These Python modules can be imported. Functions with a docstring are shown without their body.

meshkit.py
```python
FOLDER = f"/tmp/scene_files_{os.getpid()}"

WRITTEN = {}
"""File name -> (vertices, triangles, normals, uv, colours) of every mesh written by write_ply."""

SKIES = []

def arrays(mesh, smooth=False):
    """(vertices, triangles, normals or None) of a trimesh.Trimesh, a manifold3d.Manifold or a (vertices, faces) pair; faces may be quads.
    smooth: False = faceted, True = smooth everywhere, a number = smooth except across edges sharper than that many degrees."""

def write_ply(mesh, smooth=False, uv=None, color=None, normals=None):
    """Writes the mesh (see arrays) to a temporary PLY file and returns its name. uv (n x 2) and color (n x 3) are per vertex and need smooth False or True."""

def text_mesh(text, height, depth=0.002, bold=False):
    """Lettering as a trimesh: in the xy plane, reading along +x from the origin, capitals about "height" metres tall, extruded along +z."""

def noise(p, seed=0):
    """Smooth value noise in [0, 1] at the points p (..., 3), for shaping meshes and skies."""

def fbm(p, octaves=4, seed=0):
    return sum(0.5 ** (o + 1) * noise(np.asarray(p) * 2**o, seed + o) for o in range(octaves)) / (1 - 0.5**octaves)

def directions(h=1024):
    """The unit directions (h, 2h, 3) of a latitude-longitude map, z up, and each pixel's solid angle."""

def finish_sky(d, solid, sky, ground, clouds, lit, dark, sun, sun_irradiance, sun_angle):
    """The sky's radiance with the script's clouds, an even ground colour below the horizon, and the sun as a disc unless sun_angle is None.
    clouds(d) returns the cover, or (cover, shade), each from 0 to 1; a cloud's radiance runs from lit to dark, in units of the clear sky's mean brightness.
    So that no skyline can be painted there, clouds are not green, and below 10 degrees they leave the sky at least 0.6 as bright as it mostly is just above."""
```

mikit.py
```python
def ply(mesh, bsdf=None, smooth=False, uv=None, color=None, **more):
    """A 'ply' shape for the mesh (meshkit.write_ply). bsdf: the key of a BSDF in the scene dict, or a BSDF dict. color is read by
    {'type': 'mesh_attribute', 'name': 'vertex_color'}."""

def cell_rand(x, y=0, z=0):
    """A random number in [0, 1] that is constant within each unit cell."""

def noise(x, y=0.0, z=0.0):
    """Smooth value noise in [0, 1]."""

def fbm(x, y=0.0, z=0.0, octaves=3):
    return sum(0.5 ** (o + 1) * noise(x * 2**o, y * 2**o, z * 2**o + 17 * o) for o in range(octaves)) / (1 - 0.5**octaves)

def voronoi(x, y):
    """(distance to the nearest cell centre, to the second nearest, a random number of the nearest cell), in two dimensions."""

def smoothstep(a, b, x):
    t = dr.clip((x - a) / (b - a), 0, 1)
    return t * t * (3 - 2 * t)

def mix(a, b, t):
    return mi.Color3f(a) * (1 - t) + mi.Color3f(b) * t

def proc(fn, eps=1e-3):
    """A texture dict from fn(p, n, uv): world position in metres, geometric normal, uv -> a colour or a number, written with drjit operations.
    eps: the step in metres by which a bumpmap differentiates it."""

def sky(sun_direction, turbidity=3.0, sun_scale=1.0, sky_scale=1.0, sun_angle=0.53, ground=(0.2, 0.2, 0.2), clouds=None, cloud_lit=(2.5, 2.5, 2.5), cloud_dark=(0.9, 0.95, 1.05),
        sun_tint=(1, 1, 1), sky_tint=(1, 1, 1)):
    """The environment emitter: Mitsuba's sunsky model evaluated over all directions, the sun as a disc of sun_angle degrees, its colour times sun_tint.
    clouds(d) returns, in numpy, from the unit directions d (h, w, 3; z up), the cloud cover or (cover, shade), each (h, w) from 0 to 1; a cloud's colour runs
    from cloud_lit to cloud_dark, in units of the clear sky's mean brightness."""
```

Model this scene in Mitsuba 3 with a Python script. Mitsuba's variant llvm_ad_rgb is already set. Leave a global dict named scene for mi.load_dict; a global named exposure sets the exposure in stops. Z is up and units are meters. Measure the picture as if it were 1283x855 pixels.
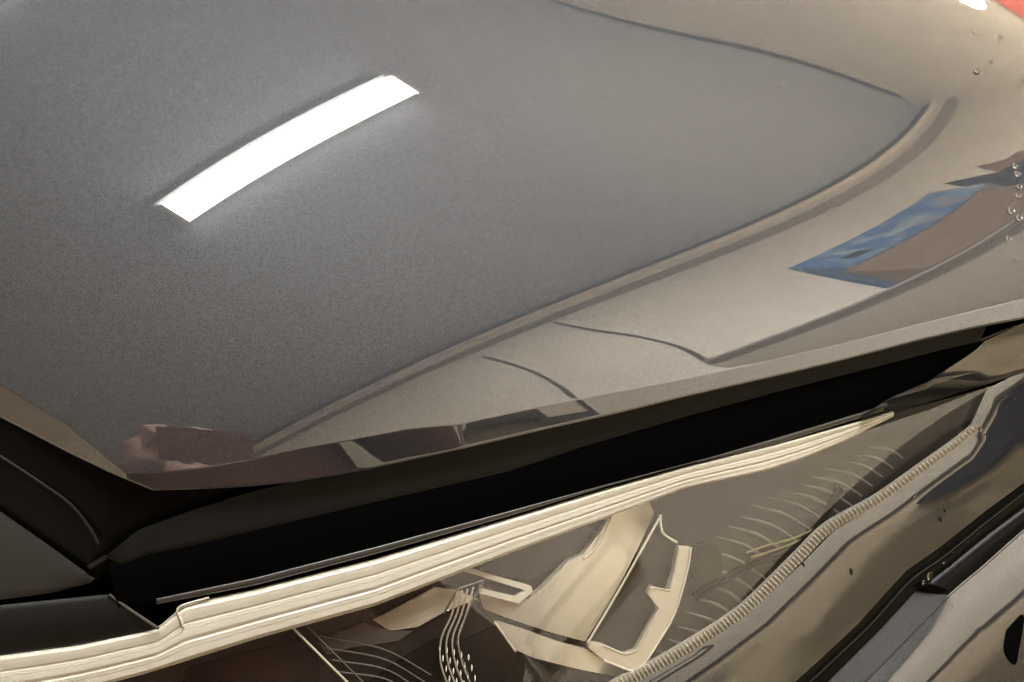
import math, numpy as np, trimesh, drjit as dr, mitsuba as mi, mikit, manifold3d as m3
from mikit import noise, fbm, smoothstep, mix, cell_rand, voronoi
from shapely.geometry import Polygon
T = mi.ScalarTransform4f
rng = np.random.default_rng(7)
scene, labels = {}, {}

# ------------------------------------------------------------------ camera, light, exposure
exposure = 1.42
CAM = np.array([0, 0, 1.45]); PITCH = 0.99792185; YAW = -0.49577266
FOC = 1111.0; IW, IH = 1283.0, 855.0
fw = np.array([0, math.cos(PITCH), -math.sin(PITCH)])
scene['camera'] = {'type': 'perspective', 'fov': math.degrees(2 * math.atan(IW / 2 / FOC)), 'fov_axis': 'x', 'near_clip': 0.02, 'far_clip': 40.0,
                   'to_world': T().look_at(origin=CAM.tolist(), target=(CAM + fw).tolist(), up=[0, 0, 1])}
LAMP = 88.0
LAMP_TINT = np.array([1.0, 0.98, 0.935])
U = np.array([math.cos(YAW), math.sin(YAW), 0]); V = np.array([-math.sin(YAW), math.cos(YAW), 0]); Z = np.array([0, 0, 1.0])
WALL_A, WALL_B, CEIL = 2.692, 0.688, 2.45


def obj(key, mesh, bsdf, label=None, cat=None, group=None, kind=None, smooth=False, **more):
    k, i = key, 0
    while k in scene:
        i += 1; k = f'{key}_{i:03d}'
    scene[k] = mikit.ply(mesh, bsdf, smooth=smooth, **more)
    d = {n: v for n, v in (('label', label), ('category', cat), ('group', group), ('kind', kind)) if v}
    if d: labels[k] = d
    return k


# ------------------------------------------------------------------ materials
def rgb(*c): return {'type': 'rgb', 'value': list(c)}
def two(b): return {'type': 'twosided', 'bsdf': b}
def matte(*c): return two({'type': 'diffuse', 'reflectance': rgb(*c)})


def flake(p, n, uv):
    s = 1650.0
    c = cell_rand(dr.floor(p[0] * s), dr.floor(p[1] * s), dr.floor(p[2] * s))
    c2 = noise(p[0] * 700, p[1] * 700, p[2] * 700)
    k = 0.14 * (0.5 + 0.7 * c + 0.4 * c2)
    return mi.Color3f(k * 0.88, k * 1.0, k * 1.2)


scene['paint'] = two({'type': 'blendbsdf', 'weight': 0.85,
    'a': {'type': 'roughconductor', 'alpha': 0.34, 'distribution': 'ggx', 'specular_reflectance': mikit.proc(flake)},
    'b': {'type': 'plastic', 'int_ior': 2.6, 'diffuse_reflectance': rgb(.012, .012, .013), 'nonlinear': False}})


def ceiling_tex(p, n, uv):
    return mi.Color3f(0.40, 0.415, 0.44) * (0.92 + 0.12 * fbm(p[0] * 6, p[1] * 6, p[2] * 6))
def wall_tex(p, n, uv):
    k = 0.9 + 0.16 * fbm(p[0] * 4, p[1] * 4, p[2] * 4)
    b = fbm(p[0] * 7 + 5, p[1] * 7, p[2] * 5, 4)
    low = smoothstep(1.32, 0.95, p[2] + (b - .5) * .3)
    old = mix((.86, .70, .47), (.32, .26, .15), smoothstep(.36, .68, b))
    return mix((0.82, 0.74, 0.62), old, low) * k
def floor_tex(p, n, uv):
    k = 0.8 + 0.4 * fbm(p[0] * 5, p[1] * 5, 0.3, 4)
    return mi.Color3f(0.60, 0.56, 0.48) * k
scene['ceiling_paint'] = two({'type': 'diffuse', 'reflectance': mikit.proc(ceiling_tex)})
scene['wall_paint'] = two({'type': 'diffuse', 'reflectance': mikit.proc(wall_tex)})
scene['floor_paint'] = two({'type': 'diffuse', 'reflectance': mikit.proc(floor_tex)})
scene['trim_wood'] = matte(.30, .265, .22)
scene['dark_trim'] = matte(.10, .088, .075)
scene['rubber'] = matte(.0022, .0022, .0024)
scene['black_gloss'] = two({'type': 'roughplastic', 'alpha': 0.12, 'int_ior': 1.22, 'diffuse_reflectance': rgb(.003, .003, .003)})
scene['satin_grey'] = two({'type': 'roughplastic', 'alpha': 0.25, 'int_ior': 1.2, 'diffuse_reflectance': rgb(.013, .013, .012)})
scene['milky'] = two({'type': 'roughplastic', 'alpha': 0.10, 'int_ior': 1.6, 'diffuse_reflectance': rgb(.56, .535, .455)})
scene['milky_dim'] = two({'type': 'roughplastic', 'alpha': 0.12, 'int_ior': 1.5, 'diffuse_reflectance': rgb(.06, .057, .05)})
scene['bezel'] = two({'type': 'principled', 'base_color': rgb(.60, .565, .46), 'metallic': .55, 'roughness': .28, 'specular': .5})
scene['bead'] = two({'type': 'roughplastic', 'alpha': 0.1, 'int_ior': 1.5, 'diffuse_reflectance': rgb(.5, .47, .39)})
scene['chrome_dark'] = two({'type': 'roughconductor', 'alpha': 0.12, 'specular_reflectance': rgb(.06, .058, .056)})
scene['housing'] = two({'type': 'roughplastic', 'alpha': 0.2, 'int_ior': 1.4, 'diffuse_reflectance': rgb(.02, .018, .016)})
scene['housing_dark'] = two({'type': 'roughplastic', 'alpha': 0.12, 'int_ior': 1.45, 'diffuse_reflectance': rgb(.006, .0055, .005)})
scene['rib_mat'] = two({'type': 'roughplastic', 'alpha': 0.2, 'int_ior': 1.4, 'diffuse_reflectance': rgb(.10, .094, .082)})
scene['clear_lens'] = {'type': 'thindielectric', 'int_ior': 1.62}
scene['clear_solid'] = {'type': 'dielectric', 'int_ior': 1.33}
scene['panel_grey'] = two({'type': 'roughplastic', 'alpha': 0.3, 'int_ior': 1.35, 'diffuse_reflectance': rgb(.03, .0285, .0265)})
scene['glassy'] = two({'type': 'roughplastic', 'alpha': 0.06, 'int_ior': 1.7, 'diffuse_reflectance': rgb(.30, .28, .23)})
scene['wire_yellow'] = two({'type': 'roughplastic', 'alpha': 0.15, 'diffuse_reflectance': rgb(.12, .1, .02)})
scene['lamp_face'] = matte(.8, .8, .8)
scene['white_metal'] = matte(.7, .69, .66)


# ------------------------------------------------------------------ the bonnet's surface and the projection used to place outlines on real surfaces
HC = (0.0, 0.33)
EX = [(i, j) for n in range(6) for i, j in [(n - k, k) for k in range(n + 1)]]
HQ = [0.933544, -0.340301, 0.315963, 0.265219, -0.167362, -0.7833, 0.40711, -0.229434, 0.281971, 1.256597, -0.785459, 0.673199, -0.088921, 0.971312, -0.713901, 0.529952, -0.195388, -1.664676, -0.560951, 0.006078, -0.587247]
XR, YR = (-.36, .53), (.17, .82)


def poly_z(x, y):
    x = x - HC[0]; y = y - HC[1]
    z = zx = zy = 0
    for (i, j), k in zip(EX, HQ):
        z = z + k * x**i * y**j
        if i: zx = zx + k * i * x**(i - 1) * y**j
        if j: zy = zy + k * j * x**i * y**(j - 1)
    return z, zx, zy


def hood_z(x, y):
    xc, yc = np.clip(x, *XR), np.clip(y, *YR)
    z, zx, zy = poly_z(xc, yc)
    dx, dy = x - xc, y - yc
    return z + zx * dx + zy * dy - 0.9 * dx * dx - 0.6 * dy * dy


def rays(px):
    px = np.atleast_2d(np.asarray(px, float))
    c, s = math.cos(PITCH), math.sin(PITCH)
    d = fw + (px[:, :1] - IW / 2) / FOC * np.array([1, 0, 0]) - (px[:, 1:] - IH / 2) / FOC * np.array([0, s, c])
    return d / np.linalg.norm(d, axis=1, keepdims=True)


def lift_hood(px):
    d = rays(px); lo, hi = np.full(len(d), .15), np.full(len(d), 2.6)
    t = np.linspace(.15, 2.6, 90)
    P = CAM + d[:, None] * t[None, :, None]
    below = P[..., 2] < hood_z(P[..., 0], P[..., 1])
    k = np.where(below.any(1), below.argmax(1), len(t) - 1)
    lo, hi = t[np.maximum(k - 1, 0)], t[k]
    for _ in range(26):
        m = (lo + hi) / 2; p = CAM + d * m[:, None]
        b = p[:, 2] < hood_z(p[:, 0], p[:, 1])
        hi = np.where(b, m, hi); lo = np.where(b, lo, m)
    return CAM + d * ((lo + hi) / 2)[:, None]


def resample(poly, n):
    p = np.asarray(poly, float)
    l = np.r_[0, np.cumsum(np.linalg.norm(np.diff(p, axis=0), axis=1))]
    t = np.linspace(0, l[-1], n)
    return np.stack([np.interp(t, l, p[:, k]) for k in range(p.shape[1])], 1)


def smooth_poly(poly, n):
    """A Catmull-Rom curve through the points, evenly resampled."""
    p = np.asarray(poly, float); q = np.vstack([2 * p[0] - p[1], p, 2 * p[-1] - p[-2]])
    out = []
    for i in range(1, len(q) - 2):
        a, b, c, d = q[i - 1:i + 3]
        for t in np.linspace(0, 1, 12, endpoint=False):
            out.append(.5 * (2 * b + (c - a) * t + (2 * a - 5 * b + 4 * c - d) * t * t + (3 * b - a - 3 * c + d) * t**3))
    out.append(p[-1])
    return resample(out, n)


def grid_mesh(rows):
    R = np.asarray(rows); n, m = R.shape[:2]
    i, j = np.meshgrid(np.arange(n - 1), np.arange(m - 1), indexing='ij')
    a = i * m + j
    f = np.stack([a, a + 1, a + m + 1, a + m], -1).reshape(-1, 4)
    return trimesh.Trimesh(R.reshape(-1, 3), np.vstack([f[:, [0, 1, 2]], f[:, [0, 2, 3]]]), process=False)


def tube(pts, r, sides=8, caps=True):
    p = np.asarray(pts, float); t = np.gradient(p, axis=0); t /= np.linalg.norm(t, axis=1, keepdims=True) + 1e-12
    ref = np.array([0.3, 0.2, 0.93]); a = np.cross(t, ref); a /= np.linalg.norm(a, axis=1, keepdims=True) + 1e-12
    b = np.cross(t, a); w = np.arange(sides) * 2 * np.pi / sides
    r = np.broadcast_to(r, (len(p),))
    ring = p[:, None] + r[:, None, None] * (np.cos(w)[None, :, None] * a[:, None] + np.sin(w)[None, :, None] * b[:, None])
    n = len(p); v = np.vstack([ring.reshape(-1, 3), p[:1], p[-1:]]); f = []
    for i in range(n - 1):
        for j in range(sides):
            k = (j + 1) % sides
            f += [[i * sides + j, i * sides + k, (i + 1) * sides + k], [i * sides + j, (i + 1) * sides + k, (i + 1) * sides + j]]
    for j in range(sides):
        k = (j + 1) % sides
        f += [[n * sides, j, k], [n * sides + 1, (n - 1) * sides + k, (n - 1) * sides + j]]
    m = trimesh.Trimesh(v, f, process=False); m.fix_normals(); return m


def box_uvz(u0, u1, v0, v1, z0, z1, bev=0.0):
    b = trimesh.creation.box(extents=(u1 - u0, v1 - v0, z1 - z0))
    M = np.eye(4); M[:3, 0], M[:3, 1], M[:3, 2] = U, V, Z
    M[:3, 3] = U * (u0 + u1) / 2 + V * (v0 + v1) / 2 + Z * (z0 + z1) / 2
    b.apply_transform(M); return b
def uvz(u, v, z): return U * u + V * v + Z * z
def cat(*m): return trimesh.util.concatenate(list(m))


# ------------------------------------------------------------------ the setting: garage corner
WL, WK = -2.6, -1.7      # left wall, wall behind the camera
obj('floor', box_uvz(WL, WALL_B, WK, WALL_A, -.1, 0), 'floor_paint', 'concrete garage floor', kind='structure')
obj('ceiling', box_uvz(WL, WALL_B, WK, WALL_A, CEIL, CEIL + .1), 'ceiling_paint', 'plain pale garage ceiling', kind='structure')
obj('wall', box_uvz(WL, WALL_B, WALL_A, WALL_A + .1, 0, CEIL), 'wall_paint', 'cream garage wall at the far end', kind='structure')
obj('wall', box_uvz(WALL_B, WALL_B + .1, WK, WALL_A, 0, CEIL), 'wall_paint', 'cream garage side wall carrying the shelf', kind='structure')
obj('wall', box_uvz(WL - .1, WL, WK, WALL_A, 0, CEIL), 'wall_paint', 'cream garage wall on the far side of the car', kind='structure')
obj('wall', box_uvz(WL, WALL_B, WK - .1, WK, 0, CEIL), 'wall_paint', 'cream garage wall behind the photographer', kind='structure')
obj('dado_rail', box_uvz(WALL_B - .016, WALL_B - .001, WK, WALL_A - .002, 1.128, 1.150), 'dark_trim', 'narrow dark dado rail along the side wall', kind='structure')
# cornice mouldings where the ceiling meets the side wall, thin bead at the far wall
obj('cornice', cat(box_uvz(WALL_B - .014, WALL_B - .001, WK, WALL_A - .002, CEIL - .062, CEIL - .0108), box_uvz(WALL_B - .022, WALL_B - .0142, WK, WALL_A - .002, CEIL - .034, CEIL - .0302)), 'wall_paint', 'painted cornice moulding along the side wall', kind='structure')
obj('shadow_gap', box_uvz(WALL_B - .017, WALL_B - .001, WK, WALL_A - .002, CEIL - .0105, CEIL - .001), 'dark_trim', 'dark gap above the cornice of the side wall', kind='structure')
obj('shadow_gap', box_uvz(WALL_B - .016, WALL_B - .001, WK, WALL_A - .002, CEIL - .0665, CEIL - .0622), 'trim_wood', 'thin lower bead of the cornice', kind='structure')
obj('shadow_gap', box_uvz(WL, WALL_B - .06, WALL_A - .006, WALL_A - .001, CEIL - .006, CEIL - .001), 'dark_trim', 'dark gap between ceiling and far wall', kind='structure')

# fluorescent batten lamps
def down_sheet(u0, u1, v0, v1, z):
    return trimesh.Trimesh([uvz(u0, v0, z), uvz(u1, v0, z), uvz(u1, v1, z), uvz(u0, v1, z)], [[0, 2, 1], [0, 3, 2]], process=False)
def batten(key, lc, l0, l1, label, power=1.0):
    obj(key + '__housing', cat(box_uvz(lc - .060, lc + .056, l0 - .02, l1 + .02, 2.42, CEIL - .001), box_uvz(lc - .048, lc + .054, l0 - .02, l0 - .001, 2.388, 2.419), box_uvz(lc - .048, lc + .054, l1 + .001, l1 + .02, 2.388, 2.419)), 'white_metal')
    k = obj(key + '__diffuser_body', box_uvz(lc - .040, lc + .050, l0, l1, 2.396, 2.419), 'lamp_face')
    scene[k]['emitter'] = {'type': 'area', 'radiance': rgb(*(0.10 * power * LAMP * LAMP_TINT).tolist())}
    for part, u0, u1, z, c in (('diffuser', lc - .022, lc + .044, 2.3955, power * LAMP * LAMP_TINT), ('diffuser_edge', lc - .038, lc - .0225, 2.3955, power * np.array([6.0, 5.7, 5.2])), ('diffuser_lip', lc + .0445, lc + .0495, 2.3955, power * np.array([1.6, 1.05, .55]))):
        m = down_sheet(u0, u1, l0 + .004, l1 - .004, z)
        k = obj(key + '__' + part, m, 'lamp_face'); scene[k]['emitter'] = {'type': 'area', 'radiance': rgb(*c.tolist())}
    labels[key] = {'label': label, 'category': 'lamp'}
batten('ceiling_lamp', -.1616, .60, 1.771, 'lit fluorescent batten lamp on the garage ceiling, mirrored in the middle of the bonnet')
batten('ceiling_lamp_001', -1.42, .5, 1.7, 'second lit batten lamp on the garage ceiling beyond the left edge of the picture', .7)

# ------------------------------------------------------------------ the car: bonnet
KL = [(-260, 350), (-60, 455), (0, 481), (82, 531), (136, 576), (158, 594), (200, 593), (250, 588), (319, 576), (385, 561), (460, 547), (510, 537), (577, 531), (680, 509), (770, 492), (860, 475), (960, 453), (1063, 429), (1170, 402), (1283, 375), (1420, 341), (1560, 304)]
EL = [(-260, 395), (-60, 490), (0, 521), (88, 567), (147, 595), (192, 613), (239, 611.5), (319, 607.5), (360, 603), (460, 587), (510, 575.5), (589, 558.6), (680, 537), (770, 517), (860, 495), (992, 465), (1050, 451), (1151, 425), (1219, 409), (1283, 397), (1420, 366), (1560, 333)]
Kx = np.array(KL, float); Ex = np.array(EL, float)
us = np.unique(np.r_[np.arange(-260, 1561, 6.0), 158, 192])
Kv = np.interp(us, Kx[:, 0], Kx[:, 1])
ts = np.linspace(0, 1, 200)[:, None] ** 1.15
top = -330.0
gridpx = np.stack([np.broadcast_to(us, (len(ts), len(us))), Kv * (1 - ts) + top * ts], -1)
hood_pts = lift_hood(gridpx.reshape(-1, 2)).reshape(len(ts), len(us), 3)
K3 = hood_pts[0]


def hood_n(p):
    e = 1e-4
    zx = (hood_z(p[:, 0] + e, p[:, 1]) - hood_z(p[:, 0] - e, p[:, 1])) / (2 * e); zy = (hood_z(p[:, 0], p[:, 1] + e) - hood_z(p[:, 0], p[:, 1] - e)) / (2 * e)
    n = np.stack([-zx, -zy, np.ones_like(zx)], 1); return n / np.linalg.norm(n, axis=1, keepdims=True)


E2 = np.stack([us, np.interp(us, Ex[:, 0], Ex[:, 1])], 1)
nK = hood_n(K3)
flat3 = lift_hood(E2)                       # where the edge would be if the sheet simply ran on
out = flat3 - K3; out /= np.linalg.norm(out, axis=1, keepdims=True)
BEV = math.radians(17)
nB = nK * math.cos(BEV) + out * math.sin(BEV)
d = rays(E2); tt = ((K3 - CAM) * nB).sum(1) / (d * nB).sum(1); E3 = CAM + d * tt[:, None]
rows = list(hood_pts[::-1])
for t in (.04, .1, .2, .4, .6, .8, .93): rows.append(K3 + (E3 - K3) * t)
outB = E3 - K3; outB /= np.linalg.norm(outB, axis=1, keepdims=True)
for a in (0, 25, 50, 75, 95):
    a = math.radians(a); rows.append(E3 + outB * .0018 * math.sin(a) - nB * .0018 * (1 - math.cos(a)))
last = rows[-1]
rows.append(last - nB * .006 - outB * .001); rows.append(last - nB * .007 - outB * .03)
hood = grid_mesh(rows)
hood.invert()
obj('car__bonnet', hood, 'paint', smooth=True)
labels['car'] = {'label': 'glossy dark grey metallic car, front corner with bonnet edge and clear headlight', 'category': 'car'}

# ------------------------------------------------------------------ frame of the front end: s along the bonnet edge, g towards the viewer, h outwards
iA, iB = np.argmin(abs(us - 192)), np.argmin(abs(us - 1283))
P1, P2 = E3[iA], E3[iB]
eS = (P2 - P1) / np.linalg.norm(P2 - P1)
nH = np.array([.17, -.52, .82]); nH -= eS * (nH @ eS); nH /= np.linalg.norm(nH)
fG = np.cross(eS, nH); fG = fG if fG @ np.array([0, -1, 0]) > 0 else -fG
rel = E3[iA:iB + 1] - P1
hcoef = np.polyfit(rel @ eS, rel @ nH, 4)
SL = np.linalg.norm(P2 - P1)
def hE(s):
    sc = np.clip(s, 0, SL); return np.polyval(hcoef, sc) + np.polyval(np.polyder(hcoef), sc) * (s - sc)


def lift(px, off):
    """Pixel outline onto the front-end surface that lies off(s, g) below the bonnet edge."""
    d = rays(px); h = np.zeros(len(d)); f = off if callable(off) else (lambda s, g: off)
    for _ in range(60):
        t = ((P1 - CAM) @ nH + h) / (d @ nH); p = CAM + d * t[:, None]
        s, g = (p - P1) @ eS, (p - P1) @ fG
        h = .5 * h + .5 * (hE(s) - f(s, g))
    return p


def ribbon(topline, botline, otop, obot, n=160, m=10, thick=.002, crown=0.0, curve=False):
    """A shaped strip between two outlines, with real thickness below it."""
    r = smooth_poly if curve else resample
    a, b = r(topline, n), r(botline, n)
    rows = []
    for t in np.linspace(0, 1, m):
        A = lift(a * (1 - t) + b * t, lambda s, g, t=t: (otop if not callable(otop) else otop(s, g)) * (1 - t) + (obot if not callable(obot) else obot(s, g)) * t - crown * 4 * t * (1 - t))
        rows.append(A)
    R = np.array(rows); back = R - nH * thick
    full = [back[0]] + list(R) + list(back[::-1])
    mesh = grid_mesh(full)
    n_ = np.cross(R[0, 1] - R[0, 0], R[1, 0] - R[0, 0])
    if n_ @ nH < 0: mesh.invert()
    return mesh


def slab(outline, off, thick=.003, bev=.0007, bow=0.0):
    """A plate cut to an outline: bevelled prism in the front-end frame."""
    p = lift(outline, off); s, g = (p - P1) @ eS, (p - P1) @ fG; h = (p - P1) @ nH
    A = np.c_[s, g, np.ones(len(s))]; co = np.linalg.lstsq(A, h, rcond=None)[0]
    poly = Polygon(np.c_[s, g]).buffer(0)
    parts = []
    inner = poly.buffer(-bev, join_style=2)
    for q, z0, z1 in ((poly, -thick, -bev), (poly.buffer(-bev * .35, join_style=2), -bev, -bev * .35), (inner, -bev * .35, 0)):
        for gm in getattr(q, 'geoms', [q]):
            if gm.is_empty: continue
            e = trimesh.creation.extrude_polygon(gm, z1 - z0, engine='earcut'); e.apply_translation([0, 0, z0]); parts.append(e)
    m = cat(*parts)
    if bow:
        q, f = trimesh.remesh.subdivide_to_size(m.vertices, m.faces, .006, max_iter=12); m = trimesh.Trimesh(q, f)
    v = m.vertices.copy(); c_ = poly.centroid; v[:, 2] -= bow * ((v[:, 0] - c_.x) ** 2 + .6 * (v[:, 1] - c_.y) ** 2)
    hh = v[:, 0] * co[0] + v[:, 1] * co[1] + co[2] + v[:, 2]
    m.vertices = P1 + v[:, :1] * eS + v[:, 1:2] * fG + hh[:, None] * nH
    m.fix_normals()
    return m


def bead(line, off, r, n=80, curve=True):
    return tube(lift((smooth_poly if curve else resample)(line, n), off), r)


# gap under the bonnet edge: grey flange, black seal
E_r = [(192, 613), (239, 611.5), (319, 607.5), (360, 603), (460, 587), (510, 575.5), (589, 558.6), (680, 537), (770, 517), (860, 495), (992, 465), (1050, 451), (1151, 425), (1219, 409), (1300, 393)]
up = lambda L, d: [(x, y + d) for x, y in L]
M_l = [(134, 700), (152, 708), (186, 695), (241, 684), (310, 667), (428, 639), (637, 591), (730, 560), (860, 522), (979, 490), (1097, 460), (1182, 438), (1228, 428)]
N_l = [(150, 770), (196, 750), (319, 724), (471, 685), (639, 640), (760, 607), (860, 581), (901, 570), (1000, 540), (1097, 511), (1165, 477), (1240, 432)]
obj('car__bonnet_flange', ribbon([(134, 696), (172, 665), (248, 637), (320, 616), (430, 590), (510, 570), (589, 551), (680, 530), (860, 488), (992, 458), (1151, 418), (1240, 400)], M_l, .012, .016, m=6), 'satin_grey', smooth=40)
obj('car__seal', ribbon(M_l, N_l, .0165, .026, m=8, crown=.002), 'rubber', smooth=40)
# black under-tray, closes everything below
tray = ribbon([(-300, 420), (0, 515), (192, 600), (680, 525), (1283, 385), (1500, 330)], [(-300, 1000), (0, 1000), (300, 1000), (700, 1000), (1283, 1000), (1500, 1000)], .06, .12, n=80, m=6)
obj('car__inner_panel', tray, 'rubber', smooth=40)
# left: black grille surround with a moulded ridge, grille top panel
obj('car__grille_surround', ribbon([(-200, 430), (0, 512), (88, 558), (150, 590), (200, 606), (300, 602)], [(-200, 560), (0, 650), (60, 690), (118, 727), (150, 716), (250, 650)], .012, .03, n=80, m=10, crown=.003), 'black_gloss', smooth=40)
obj('car__grille_surround__ridge', bead([(-60, 535), (0, 572), (55, 608), (90, 634), (112, 662), (123, 682)], .0165, .0011), 'satin_grey', smooth=True)
obj('car__grille_panel', ribbon([(-200, 490), (0, 642), (60, 684), (118, 726)], [(-200, 790), (0, 752), (60, 744), (112, 731)], .024, .027, n=60, m=8, crown=.001), 'panel_grey', smooth=40)
obj('car__grille_trim', ribbon([(-200, 790), (0, 759), (90, 750), (137, 745), (160, 762)], [(-200, 850), (0, 820), (90, 808), (151, 797), (199, 788)], .025, .030, n=60, m=10, crown=.003), 'satin_grey', smooth=40)
obj('car__grille_trim__edge', bead([(137, 745), (160, 762), (199, 788)], .0235, .001), 'milky_dim', smooth=True)
obj('car__bonnet_stop', slab([(108, 710), (131, 696), (136, 700), (113, 714)], .020, .003), 'satin_grey')

# ------------------------------------------------------------------ headlight
N3 = [(198, 786), (214, 780), (221, 764), (232, 758), (320, 739), (471, 701), (639, 650), (760, 613), (860, 584), (970, 559), (1100, 525), (1200, 494), (1290, 468)]
N2 = [(196, 758), (319, 734), (471, 694.5), (639, 647), (760, 610), (860, 582.5), (970, 557.5)]
N5 = [(138, 856), (219, 833), (320, 801), (471, 759), (639, 693), (760, 649), (857, 612), (963, 589), (1010, 566)]
strip_top = [(0, 821), (100, 808), (151, 797), (198, 787)] + [(232, 758), (320, 739), (471, 701), (639, 650), (760, 613), (860, 584.5), (1000, 549), (1120, 516)]
strip_bot = [(0, 885), (60, 874), (138, 856), (180, 845), (219, 833), (320, 801), (471, 759), (639, 693), (760, 649), (857, 612), (963, 589), (1010, 573), (1060, 552), (1122, 521)]
wrap = lambda s: 0.0 * s
lens_off = lambda s, g: .030 - .06 * np.maximum(g - .03, 0) + .06 * (s - .35) ** 2
obj('car__headlight__lens_rim', ribbon(up(N_l[1:8], 0) + [(1000, 541), (1105, 509)], N2 + [(1010, 545), (1108, 515)], .0262, .028, m=5, crown=.001), 'milky_dim', smooth=40)


def step_ribbon(topline, botline, offs, n=200):
    a, b = resample(topline, n), resample(botline, n)
    # match both lines by x
    xs = np.linspace(max(a[0, 0], b[0, 0]), min(a[-1, 0], b[-1, 0]), n)
    a = np.stack([xs, np.interp(xs, a[:, 0], a[:, 1])], 1); b = np.stack([xs, np.interp(xs, b[:, 0], b[:, 1])], 1)
    rows = [lift(a * (1 - t) + b * t, o) for t, o in offs]
    R = np.array(rows); back = R - nH * .003
    mesh = grid_mesh([back[0]] + rows + list(back[::-1]))
    if np.cross(R[0, 1] - R[0, 0], R[1, 0] - R[0, 0]) @ nH < 0: mesh.invert()
    return mesh


prof = [(0, .0315), (.04, .029), (.10, .0282), (.16, .0283)]
prof += [(.22, .0285), (.26, .0289), (.29, .0290)]
prof += [(.34, .0300), (.36, .0291), (.44, .0290), (.445, .0294), (.455, .0290), (.56, .0290), (.60, .0293), (.64, .0302), (.66, .0302), (.69, .0296), (.78, .0299), (.785, .0304), (.795, .0300), (.93, .0304), (1, .0325)]
obj('car__headlight__top_strip', step_ribbon(strip_top, strip_bot, prof), 'milky', smooth=20)
obj('car__headlight__notch_rim', bead([(262, 749), (240, 755), (226, 760), (222, 766), (226, 776), (230, 786)], .0278, .0008), 'bead', smooth=True)

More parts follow.
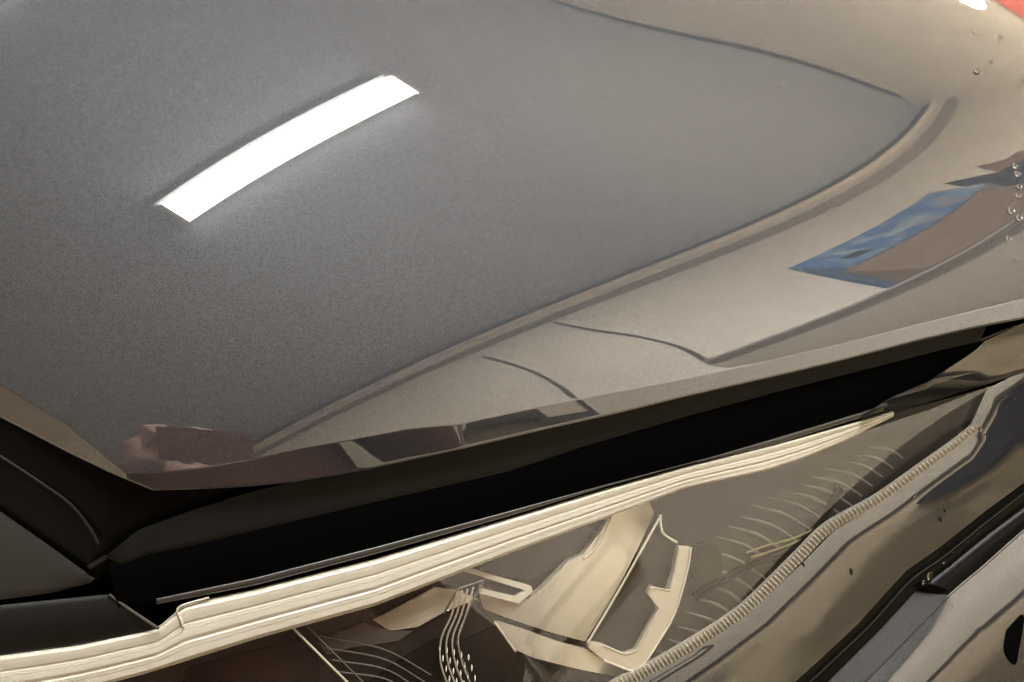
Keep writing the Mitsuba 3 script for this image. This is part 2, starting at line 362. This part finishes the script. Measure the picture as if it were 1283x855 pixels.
inner = lambda s, g: .055 + .02 * np.maximum(g - .03, 0) + wrap(s)
STRIP = [(740, 884), (775, 858), (800, 846), (860, 812), (929, 767), (998, 701), (1039, 661), (1101, 625), (1153, 588), (1200, 554), (1222, 536)]
LB = [(100, 900), (350, 1000), (640, 960)] + STRIP
obj('car__headlight__housing', ribbon([(140, 840), (219, 815), (320, 785), (471, 742), (639, 676), (760, 632), (857, 597), (963, 568), (1110, 520), (1200, 496), (1250, 481)], [(140, 1000), (240, 1000), (350, 1000), (471, 1000), (600, 980), (740, 884), (860, 812), (998, 701), (1101, 625), (1200, 558), (1240, 522)], inner, inner, n=120, m=14), 'housing', smooth=40)
# thin curved ribs on the housing
rs = smooth_poly([(1085, 560), (1067, 570), (1032, 586), (1005, 600), (977, 612), (946, 627), (919, 650), (894, 668), (878, 695), (868, 725), (858, 760), (842, 790), (820, 815)], 20)
for k in range(20):
    a = rs[k]; L_ = 48 + 34 * min(1, k / 6) - 26 * max(0, k - 12) / 7
    b = a + L_ * np.array([.95, .31 + .012 * k]); mid = (a + b) / 2 + np.array([4, -4.5])
    obj('car__headlight__rib', bead([a, mid, b], lambda s, g: inner(s, g) + .0008, np.r_[np.linspace(.0008, .0021, 8), np.linspace(.0021, .0014, 8)], n=16), 'rib_mat', smooth=True)
for k in range(6):
    a = np.array([400 + 8 * k, 797 + 15 * k]); b = np.array([540 - 6 * k, 846 + 10 * k])
    obj('car__headlight__rib', bead([a, (a + b) / 2 + np.array([10, -8]), b], lambda s, g: inner(s, g) - .003, .0007, n=16), 'rib_mat', smooth=True)
dark_off = lambda s, g: inner(s, g) - .002
obj('car__headlight__projector_well', slab([(215, 842), (330, 812), (372, 800), (440, 858), (330, 900), (200, 900)], dark_off, .003, bow=1.0), 'housing_dark', smooth=35)
obj('car__headlight__projector_well', slab([(440, 872), (505, 825), (545, 800), (572, 806), (620, 785), (646, 818), (672, 828), (700, 842), (640, 900), (500, 920)], dark_off, .003), 'housing_dark')
obj('car__headlight__inner_edge', bead([(360, 780), (395, 815), (440, 860)], lambda s, g: .04, .0009), 'bead', smooth=True)
obj('car__headlight__inner_edge', bead([(385, 785), (420, 820), (462, 862)], lambda s, g: .043, .0006), 'rib_mat', smooth=True)
# bezel
obez = lambda s, g: .042 + .02 * np.maximum(g - .03, 0)
obj('car__headlight__bezel', slab([(640, 688), (768, 644), (838, 618), (829, 646), (780, 730), (735, 806), (690, 794), (637, 778), (592, 762), (560, 752), (598, 733), (640, 752), (664, 753), (675, 744), (712, 704), (730, 696), (768, 648)][1:], obez, .008, bow=2.2), 'bezel', smooth=35)
obj('car__headlight__lower_bezel', slab([(620, 780), (660, 791), (700, 805), (735, 814), (757, 829), (798, 842), (790, 852), (778, 852), (671, 826), (645, 816)], lambda s, g: obez(s, g) + .004, .006, bow=3.0), 'bezel', smooth=35)
obj('car__headlight__lower_bezel__edge', bead([(620, 780), (634, 800), (646, 817)], obez, .0008, curve=False), 'bead', smooth=True)
obj('car__headlight__bezel__edge', bead([(828, 646), (790, 714), (760, 766), (736, 806)], lambda s, g: obez(s, g) - .001, .0010), 'bead', smooth=True)
obj('car__headlight__bezel__edge', bead([(766, 648), (748, 684), (731, 700)], lambda s, g: obez(s, g) - .001, .0007), 'bead', smooth=True)
obj('car__headlight__reflector', slab([(828, 648), (829, 668), (856, 685), (846, 740), (800, 826), (783, 822), (738, 806)], lambda s, g: inner(s, g) - .006, .003), 'chrome_dark')
fr = lambda s, g: obez(s, g) - .0005
obj('car__headlight__reflector_frame', slab([(851, 685), (866, 686), (862, 715), (846, 768), (826, 803), (800, 842), (788, 841), (757, 829), (737, 812), (738, 804), (756, 808), (783, 820), (797, 815), (825, 765), (812, 744), (816, 735), (837, 741), (845, 715)], fr, .006, bev=.0012), 'bezel')
obj('car__headlight__reflector_frame__edge', bead([(866, 686), (861, 715), (846, 767), (826, 803), (802, 838), (789, 840), (757, 828)], lambda s, g: fr(s, g) - .0006, .0009), 'bead', smooth=True)
obj('car__headlight__reflector_frame__edge', bead([(851, 688), (840, 740), (816, 736), (812, 744), (826, 763), (797, 815), (783, 820), (756, 809)], lambda s, g: fr(s, g) - .0006, .0006, curve=False), 'bead', smooth=True)
obj('car__headlight__bezel__pillar', bead([(827, 645), (828, 660), (832, 670), (848, 680)], lambda s, g: obez(s, g) - .001, .0011), 'bead', smooth=True)
# small square cup beside the bezel
obj('car__headlight__cup', slab([(593, 716), (640, 690), (765, 648), (735, 690), (716, 702), (664, 727)], lambda s, g: inner(s, g) - .004, .003), 'chrome_dark')
obj('car__headlight__cup', slab([(547, 727), (582, 714), (606, 725), (572, 738)], lambda s, g: inner(s, g) - .006, .003), 'chrome_dark')
obj('car__headlight__cup_rim', slab([(584, 711), (666, 735), (668, 742), (650, 757), (600, 744), (602, 738), (646, 748), (657, 740), (580, 716)], lambda s, g: obez(s, g) + .002, .004), 'bead')
obj('car__headlight__inner_reflector', slab([(468, 778), (545, 736), (572, 740), (600, 752), (556, 768), (524, 786), (488, 792)], lambda s, g: inner(s, g) - .004, .003, bow=2.0), 'bezel', smooth=35)
obj('car__headlight__inner_reflector', slab([(396, 806), (455, 780), (478, 788), (520, 792), (500, 804), (440, 812), (410, 822)], lambda s, g: inner(s, g) - .0035, .003, bow=2.0), 'milky_dim', smooth=35)
# clear light guide
guide = lambda s, g: .036 + .02 * np.maximum(g - .03, 0)
obj('car__headlight__light_guide__rim', tube(lift(resample([(556, 769), (574, 738), (606, 727), (587, 763), (572, 805), (590, 858)], 50), guide), .0008), 'rib_mat', smooth=True)
for k in range(4):
    obj('car__headlight__light_guide__rod', bead([(572 + 7 * k, 742 - 2 * k), (566 + 6 * k, 770), (553 + 7 * k, 800), (552 + 9 * k, 830), (562 + 10 * k, 862)], guide, .0008), 'glassy', smooth=True)
m = []
for k in range(5):
    for j in range(4):
        c = lift([(551 + 9 * k + 4 * j, 812 + 13 * j + 3 * k)], guide)[0]
        s_ = trimesh.creation.icosphere(2, .0013); s_.apply_scale([.55, 1.9, .8]); s_.apply_translation(c); m.append(s_)
obj('car__headlight__light_guide__prism_cells', cat(*m), 'bead', kind='stuff', smooth=True)

for c_, L_ in (('wire_yellow', [(935, 693), (960, 684), (990, 676), (1018, 664), (1034, 652)]), ('rubber', [(870, 748), (915, 722), (960, 698), (1000, 683), (1030, 655), (1042, 630), (1054, 612)]), ('wire_yellow', [(940, 699), (975, 688), (1005, 676), (1030, 660)])):
    obj('car__headlight__wire', bead(L_, lambda s, g: inner(s, g) - .004, .0010 if c_ != 'rubber' else .0032), c_, smooth=True)
el = [(885 + 22 * math.cos(a), 706 + 27 * math.sin(a)) for a in np.linspace(0, 2 * math.pi, 24, endpoint=False)]
obj('car__headlight__bulb_socket', slab(el, lambda s, g: inner(s, g) - .003, .004, .0012), 'housing_dark')
# serrated strip along the lower edge of the lens
n = 110
c0 = smooth_poly(STRIP, n * 8)
dd = np.gradient(c0, axis=0); nn = np.stack([-dd[:, 1], dd[:, 0]], 1); nn /= np.linalg.norm(nn, axis=1, keepdims=True)
w = np.interp(np.linspace(0, 1, len(c0)), [0, .6, 1], [7, 6.5, 4])
saw = np.abs((np.arange(len(c0)) / 8) % 1 - .5) * 2
rows = []
for t in np.linspace(-1, 1, 5):
    sh = saw
    rows.append(lift(c0 + nn * (w * t)[:, None], lambda s, g: .042 + wrap(s)) - nH * 0 + nH * (.0022 * sh * (1 - .6 * abs(t)))[:, None])
serr = grid_mesh([rows[0] - nH * .004] + rows + [rows[-1] - nH * .004])
obj('car__headlight__serrated_strip', serr, 'glassy')
# clear cover
def sheet(topline, botline, off, n=120, m=24):
    a, b = resample(topline, n), resample(botline, n)
    return grid_mesh([lift(a * (1 - t) + b * t, off) for t in np.linspace(0, 1, m)])
lens = sheet([(140, 850), (219, 831), (320, 799), (471, 757), (639, 691), (760, 647), (857, 610), (963, 580), (1060, 548), (1160, 515), (1245, 482)], [(140, 1000), (240, 1000), (350, 1000), (471, 1000), (600, 980), (775, 858), (870, 805), (998, 701), (1101, 625), (1190, 562), (1235, 525)], lens_off)
obj('car__headlight__lens', lens, 'clear_lens', smooth=True)

# ------------------------------------------------------------------ wing and bumper
obj('car__wing', ribbon([(1085, 519), (1118, 498), (1165, 478), (1221, 440), (1235, 427), (1283, 405), (1400, 365)], [(1075, 530), (1100, 524), (1150, 509), (1200, 493), (1240, 481), (1283, 467), (1400, 430)], .018, .048, n=60, m=10, crown=.003), 'paint', smooth=40)
obj('car__wing__edge', bead([(1228, 427), (1260, 414), (1300, 402)], .022, .0012), 'milky_dim', smooth=True)
BT = [(745, 895), (785, 862), (865, 818), (935, 772), (1005, 706), (1044, 666), (1100, 560), (1150, 520), (1283, 470), (1420, 430)]
BB = [(930, 930), (995, 857), (1076, 781), (1136, 715), (1179, 685), (1234, 641), (1260, 622), (1283, 605), (1330, 570), (1420, 500)]
bump0 = lambda s, g: .046 - .05 * np.maximum(g - .1, 0) + .10 * (s - .45) ** 2
bump1 = lambda s, g: .052 - .05 * np.maximum(g - .1, 0) + .10 * (s - .45) ** 2
obj('car__bumper', ribbon([(745, 895), (785, 862), (865, 818), (935, 772), (1005, 706), (1044, 666), (1104, 630), (1150, 596), (1205, 556), (1222, 520), (1236, 488), (1283, 464), (1420, 432)], [(920, 930), (995, 856), (1040, 815), (1076, 781), (1110, 743), (1136, 715), (1179, 685), (1234, 641), (1260, 622), (1283, 605), (1330, 570), (1420, 500)], bump0, bump1, n=160, m=24, crown=.004), 'paint', smooth=60)
G0 = [(980, 870), (993, 856), (1076, 781), (1136, 715), (1179, 685), (1234, 641), (1283, 605), (1400, 515)]
G1 = [(1020, 870), (1036, 856), (1100, 792), (1146, 741), (1190, 710), (1240, 668), (1283, 634), (1400, 545)]
G2 = [(1066, 870), (1081, 856), (1133, 803), (1189, 746), (1230, 711), (1260, 684), (1283, 664), (1400, 560)]
goff = lambda s, g: .056 - .05 * np.maximum(g - .1, 0) + .10 * (s - .45) ** 2
obj('car__groove', ribbon(G0, G1, lambda s, g: goff(s, g) - .002, lambda s, g: goff(s, g) + .004, m=8, crown=.002), 'black_gloss', smooth=40)
Gl1, Gl2 = [(1020, 870), (1036, 856), (1100, 792), (1148, 740)], [(1066, 870), (1081, 856), (1133, 803), (1188, 746)]
Gr1, Gr2 = [(1148, 740), (1165, 728), (1190, 708), (1240, 667), (1283, 634), (1400, 545)], [(1189, 745.5), (1205, 733), (1230, 711), (1260, 684), (1283, 664), (1400, 560)]
obj('car__bumper_trim', ribbon(Gl1, Gl2, lambda s, g: goff(s, g) + .007, lambda s, g: goff(s, g) - .002, m=8), 'paint', smooth=40)
obj('car__bumper_trim_end', ribbon(Gr1, Gr2, lambda s, g: goff(s, g) + .004, lambda s, g: goff(s, g) - .0005, m=8, crown=.002), 'black_gloss', smooth=40)
obj('car__bumper_trim_end__clip', slab([(1150, 737), (1163, 731), (1186, 738), (1190, 742), (1180, 745), (1160, 741)], lambda s, g: goff(s, g) - .001, .003), 'rubber')
obj('car__groove__line', bead([(1014, 856), (1088, 786), (1141, 728), (1184, 697), (1237, 654), (1300, 605)], lambda s, g: goff(s, g) - .0035, .0007), 'satin_grey', smooth=True)
obj('car__bumper_trim__edge', bead(G2, goff, .0011), 'milky_dim', smooth=True)
LB_MESH = ribbon(G2, [(1160, 1000), (1180, 1000), (1230, 1000), (1290, 960), (1340, 940), (1380, 900), (1420, 860), (1500, 700)], lambda s, g: goff(s, g) + .002, lambda s, g: goff(s, g) + .012, m=16, crown=.02)
obj('car__lower_bumper', LB_MESH, 'paint', smooth=40)
vp = smooth_poly([(1262, 791), (1272, 780), (1282, 771), (1280, 792), (1276, 813), (1272, 832), (1264, 826), (1259, 813), (1262, 791)], 40)[:-1]
loc, ri, _t = LB_MESH.ray.intersects_location(np.repeat(CAM[None], len(vp), 0), rays(vp), multiple_hits=False)
loc = loc[np.argsort(ri)] - rays(vp)[np.sort(ri)] * .0008
nv = len(loc); top_c = np.vstack([loc, [loc.mean(0)]])
obj('car__lower_bumper__vent', trimesh.Trimesh(top_c, [[i, (i + 1) % nv, nv] for i in range(nv)], process=False), 'rubber')
obj('car__lower_bumper__vent_rim', tube(np.vstack([loc, loc[:1]]), .0006), 'rubber', smooth=True)


# ------------------------------------------------------------------ things of the garage that the paint mirrors
def mirror_rays(px):
    p = lift_hood(px); n = hood_n(p); d = p - CAM; d /= np.linalg.norm(d, axis=1, keepdims=True)
    return p, d - 2 * (d * n).sum(1, keepdims=True) * n
def on_side_wall(px, u):
    p, r = mirror_rays(px); t = (u - p @ U) / (r @ U); return p + r * t[:, None]
def on_far_wall(px, v):
    p, r = mirror_rays(px); t = (v - p @ V) / (r @ V); return p + r * t[:, None]


def blue_print(p, n, uv):
    v = p[0] * float(V[0]) + p[1] * float(V[1])
    c = fbm(v * 22, p[2] * 30, 3.0, 3)
    base = mix((.055, .13, .25), (.13, .20, .29), smoothstep(.45, .62, c))
    base = mix(base, (.27, .31, .34), smoothstep(.60, .7, noise(v * 30 + 9, p[2] * 45, 1.0)) * .7)
    return mix(base, (.27, .19, .2), smoothstep(.74, .8, noise(v * 40, p[2] * 60, 5.0)) * .7)
def card(p, n, uv):
    k = .85 + .25 * fbm(p[0] * 30, p[1] * 30, p[2] * 90)
    return mi.Color3f(.21, .135, .08) * k
scene['blue_print'] = two({'type': 'diffuse', 'reflectance': mikit.proc(blue_print)})
scene['cardboard'] = two({'type': 'diffuse', 'reflectance': mikit.proc(card)})
scene['melamine'] = matte(.86, .82, .75)
scene['shelf_wood'] = matte(.30, .26, .21)
scene['black_cloth'] = matte(.02, .02, .022)
scene['red_paint'] = two({'type': 'roughplastic', 'alpha': .2, 'diffuse_reflectance': rgb(.55, .10, .07)})
def vz(px, u):
    g = on_side_wall(px, u); return g @ V, g[:, 2]
UB = .59
z_shelf = float(vz([(1000, 410), (1100, 372), (1200, 338)], .597)[1].mean())
zt = float(vz([(993, 337), (1090, 283), (1179, 234)], UB)[1].mean()); zm = float(vz([(1097, 326), (1150, 290), (1207, 252)], UB)[1].mean())
v0, v1 = float(vz([(993, 337)], UB)[0][0]), float(vz([(1200, 236)], UB)[0][0])
w0, w1 = float(vz([(1075, 340)], UB)[0][0]), float(vz([(1240, 237)], UB)[0][0])
zb = z_shelf + .008
obj('wall_shelf__board', box_uvz(.5985, WALL_B - .003, .80, 2.4, z_shelf - .006, z_shelf + .006), 'melamine')
obj('wall_shelf__batten', cat(box_uvz(.592, .598, .80, 2.4, z_shelf - .010, z_shelf + .006), box_uvz(.586, .5918, .80, 2.4, z_shelf - .009, z_shelf - .003)), 'shelf_wood')
labels['wall_shelf'] = {'label': 'narrow shelf on the cream side wall with boxes standing on it', 'category': 'shelf'}
obj('cardboard_box', box_uvz(UB, WALL_B - .004, w0, w1, zb, zm - .001), 'cardboard', 'brown cardboard box on the wall shelf under the blue carton', 'box')
obj('blue_carton', box_uvz(UB - .001, WALL_B - .004, v0, v1, zm, zt), 'blue_print', 'long blue printed carton with a dark hand hole, on top of the brown box', 'box')
obj('blue_carton__hand_hole', box_uvz(UB - .0018, UB - .0011, v0 + .06, v0 + .11, zm + .02, zm + .036), 'black_cloth')


def wall_flap(key, px, u, thick, mat, label, cat_):
    """A thing on the shelf, cut to an outline found in the mirror image, with its own thickness."""
    v, z = vz(px, u); pg = Polygon(np.c_[v, z]).buffer(0)
    m = trimesh.creation.extrude_polygon(pg, thick, engine='earcut'); q = m.vertices.copy()
    m.vertices = np.outer(u + q[:, 2], U) + np.outer(q[:, 0], V) + np.outer(q[:, 1], Z); m.fix_normals()
    obj(key, m, mat, label, cat_)
wall_flap('black_bag', [(1182, 230), (1200, 226), (1250, 216), (1283, 200), (1330, 195), (1330, 300), (1290, 300), (1262, 290), (1268, 240), (1225, 236)], .62, .06, 'black_cloth', 'black cloth bag lying behind the boxes on the wall shelf', 'bag')
wall_flap('cardboard_sheet', [(1220, 209), (1240, 205), (1262, 199), (1275, 190), (1300, 185), (1262, 208), (1250, 216)], .65, .006, 'cardboard', 'torn cardboard sheet above the blue carton', 'cardboard')
# two cables on the side wall
obj('wall_cable', tube(on_side_wall(smooth_poly([(694, 404), (740, 413), (800, 422), (850, 435), (893, 457)], 30), WALL_B - .005), .005), 'dark_trim', 'dark cable running down the cream side wall, right one of two', 'cable', smooth=True)
obj('wall_cable', tube(on_side_wall(smooth_poly([(606, 447), (640, 456), (672, 468), (700, 484), (716, 497)], 30), WALL_B - .005), .005), 'dark_trim', 'dark cable running down the cream side wall, left one of two', 'cable', smooth=True)
# red wall cabinet with a small wall lamp in front of it
g = on_far_wall([(1240, 0), (1283, 26), (1262, 3)], WALL_A - .12); zc = float(g[:2, 2].mean())
obj('red_cabinet', box_uvz(.30, .66, WALL_A - .12, WALL_A - .002, zc - .6, zc - .016), 'red_paint', 'red wall cabinet in the far garage corner', 'cabinet')
obj('red_cabinet__top', box_uvz(.295, .665, WALL_A - .13, WALL_A - .002, zc - .0155, zc), 'trim_wood')
g = on_far_wall([(1213, -4)], 2.30)[0]
b_ = trimesh.creation.icosphere(3, .035); b_.apply_translation(g)
k = obj('wall_lamp__globe', b_, 'lamp_face', smooth=True)
scene[k]['emitter'] = {'type': 'area', 'radiance': rgb(190, 168, 130)}
obj('wall_lamp__arm', trimesh.creation.cylinder(.006, segment=[g + V * .03, g + V * (WALL_A - .002 - g @ V)]), 'white_metal')
labels['wall_lamp'] = {'label': 'small lit globe lamp on an arm from the far wall above the red cabinet', 'category': 'lamp'}

# ------------------------------------------------------------------ water droplets
DROPS = [(978, 107, 1.4), (1220, 41, 1.3), (1229, 45, .8), (1254, 47, 1.5), (1252, 51, 1.0), (1242, 77, 1.3), (1223, 90, 1.9), (1229, 93, .8), (1281, 100, 1.3), (1276, 107, 1.5), (1274, 69, .9), (1271, 209, 1.8), (1274, 219, 1.9), (1276, 235, 1.6), (1275, 246, 1.7), (1266, 265, 2.1), (1276, 274, 2.0), (1263, 300, 1.6), (1272, 326, 1.4), (1003, 339, .9), (1256, 190, 1.0), (1236, 236, .9)]
sph = trimesh.creation.icosphere(3, 1.0)


def droplet(p, n, r, label, group):
    t = np.cross(n, [0.2, 1, .1]); t /= np.linalg.norm(t); b = np.cross(n, t)
    m = sph.copy(); q = m.vertices * np.array([r * 1.0, r * 1.25, r * .62]); m.vertices = p + q[:, :1] * t + q[:, 1:2] * b + q[:, 2:] * n
    obj('water_droplet', m, 'clear_solid', label, 'droplet', group, smooth=True)
for x, y, r in DROPS:
    p = lift_hood([(x, y)]); n_ = hood_n(p)[0]
    grp = 'lone tiny water droplet in the middle of the grey bonnet' if x < 1000 else 'tiny water droplet on the cream reflection near the upper right bonnet corner' if y < 150 else 'tiny water droplet near the mirrored blue carton on the bonnet' if x < 1240 else 'tiny water droplet in the row along the dark reflection at the right edge'
    droplet(p[0] + n_ * .0002, n_, r * .0016, grp, grp.replace('tiny water droplet', 'water droplets'))


for x, y, r in [(1205, 541, 1.5), (1228, 538, 1.6), (1233, 545, 1.0), (1145, 622, 1.4), (1150, 626, .9), (1262, 510, 1.0), (1270, 499, 1.2), (1252, 520, .8)]:
    droplet(lift([(x, y)], lambda s, g: bump0(s, g) - .0008)[0], nH, r * .0013, 'small water droplet on the dark navy reflection of the bumper', 'water droplets on the bumper')
for x, y, r in [(1158, 730, 1.4), (1166, 722, 2.4), (1184, 704, 1.4), (1193, 696, 2.2), (1203, 687, 1.4), (1213, 679, 1.7), (1226, 668, 1.0)]:
    droplet(lift([(x, y)], lambda s, g: goff(s, g) - .0005)[0], nH, r * .0012, 'water droplet in the bright chain along the black groove', 'water droplets along the groove')
for i, (x, y, r, w) in enumerate([(1066, 716, 2.0, 'largest dark mud speck in the middle of the bumper'), (1179, 651, 1.4, 'dark mud speck just above the black groove'), (1190, 610, 1.5, 'dark mud speck below the navy reflection on the bumper'), (1184, 640, .9, 'small dark mud speck between two others on the bumper'), (1186, 628, .8, 'tiny dark mud speck, second below the navy reflection'), (1007, 708, 1.0, 'faint dark mud speck beside the serrated strip')]):
    m = sph.copy(); q = m.vertices * np.array([r * .0009, r * .0015, r * .0004]); m.vertices = lift([(x, y)], lambda s, g: bump0(s, g) - .0008)[0] + q[:, :1] * eS + q[:, 1:2] * fG + q[:, 2:] * nH
    obj('mud_speck', m, 'black_cloth', w, 'dirt', smooth=True)
# navy pouch hanging on the side wall, mirrored in the bumper
pp = np.array([(.424, 1.045), (.432, .985), (.45, .945), (.50, .912), (.535, .917), (.60, .945), (.72, .99), (.72, 1.13), (.643, 1.108), (.563, 1.086), (.515, 1.062), (.455, 1.062)])
pg = Polygon(smooth_poly(np.vstack([pp, pp[:1]]), 80)).buffer(0)
parts_ = []
for bf, t0, t1 in ((0, .03, .067), (-.006, .02, .0301), (-.014, .012, .0201)):
    for gm in getattr(pg.buffer(bf), 'geoms', [pg.buffer(bf)]):
        e = trimesh.creation.extrude_polygon(gm, t1 - t0, engine='earcut'); e.apply_translation([0, 0, t0]); parts_.append(e)
m = cat(*parts_); q = m.vertices.copy(); m.vertices = np.outer(.62 + q[:, 2], U) + np.outer(q[:, 0], V) + np.outer(q[:, 1], Z); m.fix_normals()
scene['navy'] = matte(.008, .009, .022)
obj('navy_pouch', m, 'navy', 'dark navy cloth pouch hanging on the side wall, mirrored in the bumper', 'bag')

# ------------------------------------------------------------------ the photographer, mirrored in the bonnet edge and headlight
def limb(*js):
    out = []
    for (a, ra), (b, rb) in zip(js[:-1], js[1:]):
        pts = []
        for c, r in ((a, ra), (b, rb)):
            pts.append(m3.Manifold.sphere(r, 24).translate(list(map(float, c))))
        out.append(m3.Manifold.batch_hull(pts))
    return out
def joined(parts, size=.02, it=6):
    m = m3.Manifold.batch_boolean(parts, m3.OpType.Add).refine_to_length(size).to_mesh()
    t = trimesh.Trimesh(m.vert_properties[:, :3], m.tri_verts); trimesh.smoothing.filter_taubin(t, iterations=it); return t
scene['skin'] = two({'type': 'roughplastic', 'alpha': .35, 'diffuse_reflectance': rgb(.42, .25, .18)})
scene['hair'] = matte(.03, .022, .018)
scene['sweater'] = matte(.10, .05, .04)
scene['denim'] = matte(.03, .045, .085)
HD = np.array([.045, -.29, 1.70])
body = limb((HD, .085), (HD + [0, .03, -.06], .06)) + limb((HD + [0, -.02, -.06], .055), ((.045, -.38, 1.52), .06))
body += limb((HD + [0, .075, -.005], .014), (HD + [0, .098, -.03], .012))
for sx in (-1, 1): body += limb((HD + [sx * .082, -.01, 0], .016), (HD + [sx * .085, -.012, -.03], .012))
hands = {-1: np.array([-.075, -.10, 1.485]), 1: np.array([.055, -.10, 1.485])}
for sx, w in hands.items():
    body += limb((w, .027), (w + [-sx * .004, .012, .045], .030))
    for i in range(4):
        b0 = w + np.array([-sx * .004, .02, .05]) + np.array([0, .004 * i, .014 - .018 * i]) + np.array([sx * .0, 0, .012])
        b1 = b0 + np.array([-sx * .012, .030, .008]); b2 = b1 + np.array([-sx * (.026 - .003 * i), .004, .004])
        body += limb((b0, .0095), (b1, .009), (b2, .008))
    t0 = w + np.array([-sx * .01, -.01, .03]); body += limb((t0, .011), (t0 + [-sx * .022, -.006, .02], .0095), (t0 + [-sx * .04, .004, .026], .0085))
body += limb(((.045, -.38, 1.0), .1), ((.045, -.38, 1.5), .07))
obj('person', joined(body, .012), 'skin', 'person in a reddish brown sweater and blue jeans leaning over the bonnet', 'person', smooth=True)
hair = limb((HD + [0, -.012, .02], .092), (HD + [0, -.035, -.02], .084))
obj('person__hair', joined(hair, .012), 'hair', smooth=True)
sw = limb(((-.13, -.40, 1.45), .075), ((.22, -.40, 1.45), .075)) + limb(((-.07, -.40, 1.40), .12), ((-.05, -.42, 1.0), .12)) + limb(((.16, -.40, 1.40), .12), ((.14, -.42, 1.0), .12)) + limb(((.045, -.38, 1.4), .13), ((.045, -.40, 1.02), .13))
for sx in (-1, 1):
    sh = (.045 + sx * .20, -.40, 1.45); el_ = (.045 + sx * .27, -.26, 1.21); w = hands[sx]
    sw += limb((sh, .065), (el_, .05), (w + (np.array(el_) - w) * .12, .036))
obj('person__sweater', joined(sw, .02), 'sweater', smooth=True)
jn = limb(((-.05, -.42, .98), .115), ((.14, -.42, .98), .115))
for sx in (-1, 1): jn += limb(((.045 + sx * .095, -.42, .92), .095), ((.045 + sx * .1, -.40, .50), .065), ((.045 + sx * .11, -.44, .09), .052))
obj('person__jeans', joined(jn, .025), 'denim', smooth=True)
for sx in (-1, 1): obj('person__shoe', joined(limb(((.045 + sx * .11, -.45, .045), .044), ((.045 + sx * .12, -.30, .036), .036)), .015), 'black_cloth', smooth=True)
scene['phone_case'] = matte(.26, .12, .085)
ph = trimesh.creation.box(extents=(.125, .074, .008)); M = np.eye(4); M[:3, 0] = [1, 0, 0]; M[:3, 2] = -fw; M[:3, 1] = np.cross(-fw, [1, 0, 0])
M[:3, 3] = CAM - fw * .014 + np.array([-.01, 0, 0]) - M[:3, 1] * .022
ph.apply_transform(M)
obj('phone', ph, 'phone_case', 'phone in a reddish brown case held by the photographer above the bonnet', 'phone')
scene['pale_board'] = matte(.78, .69, .55)
for i, (a0, a1) in enumerate(((-.10, .13), (-.235, -.13))):
    kk = obj('framed_board', box_uvz(WALL_B - .012, WALL_B - .002, a0, a1, 1.345, 1.405), 'pale_board', ('wider' if i == 0 else 'smaller') + ' pale framed board on the side wall, mirrored in the bonnet edge', 'board')
    obj(kk + '__frame', cat(*[box_uvz(WALL_B - .018, WALL_B - .0122, x0, x1, z0, z1) for x0, x1, z0, z1 in ((a0 - .006, a1 + .006, 1.339, 1.3449), (a0 - .006, a1 + .006, 1.4051, 1.411), (a0 - .006, a0 - .0001, 1.345, 1.405), (a1 + .0001, a1 + .006, 1.345, 1.405))]), 'dark_trim')
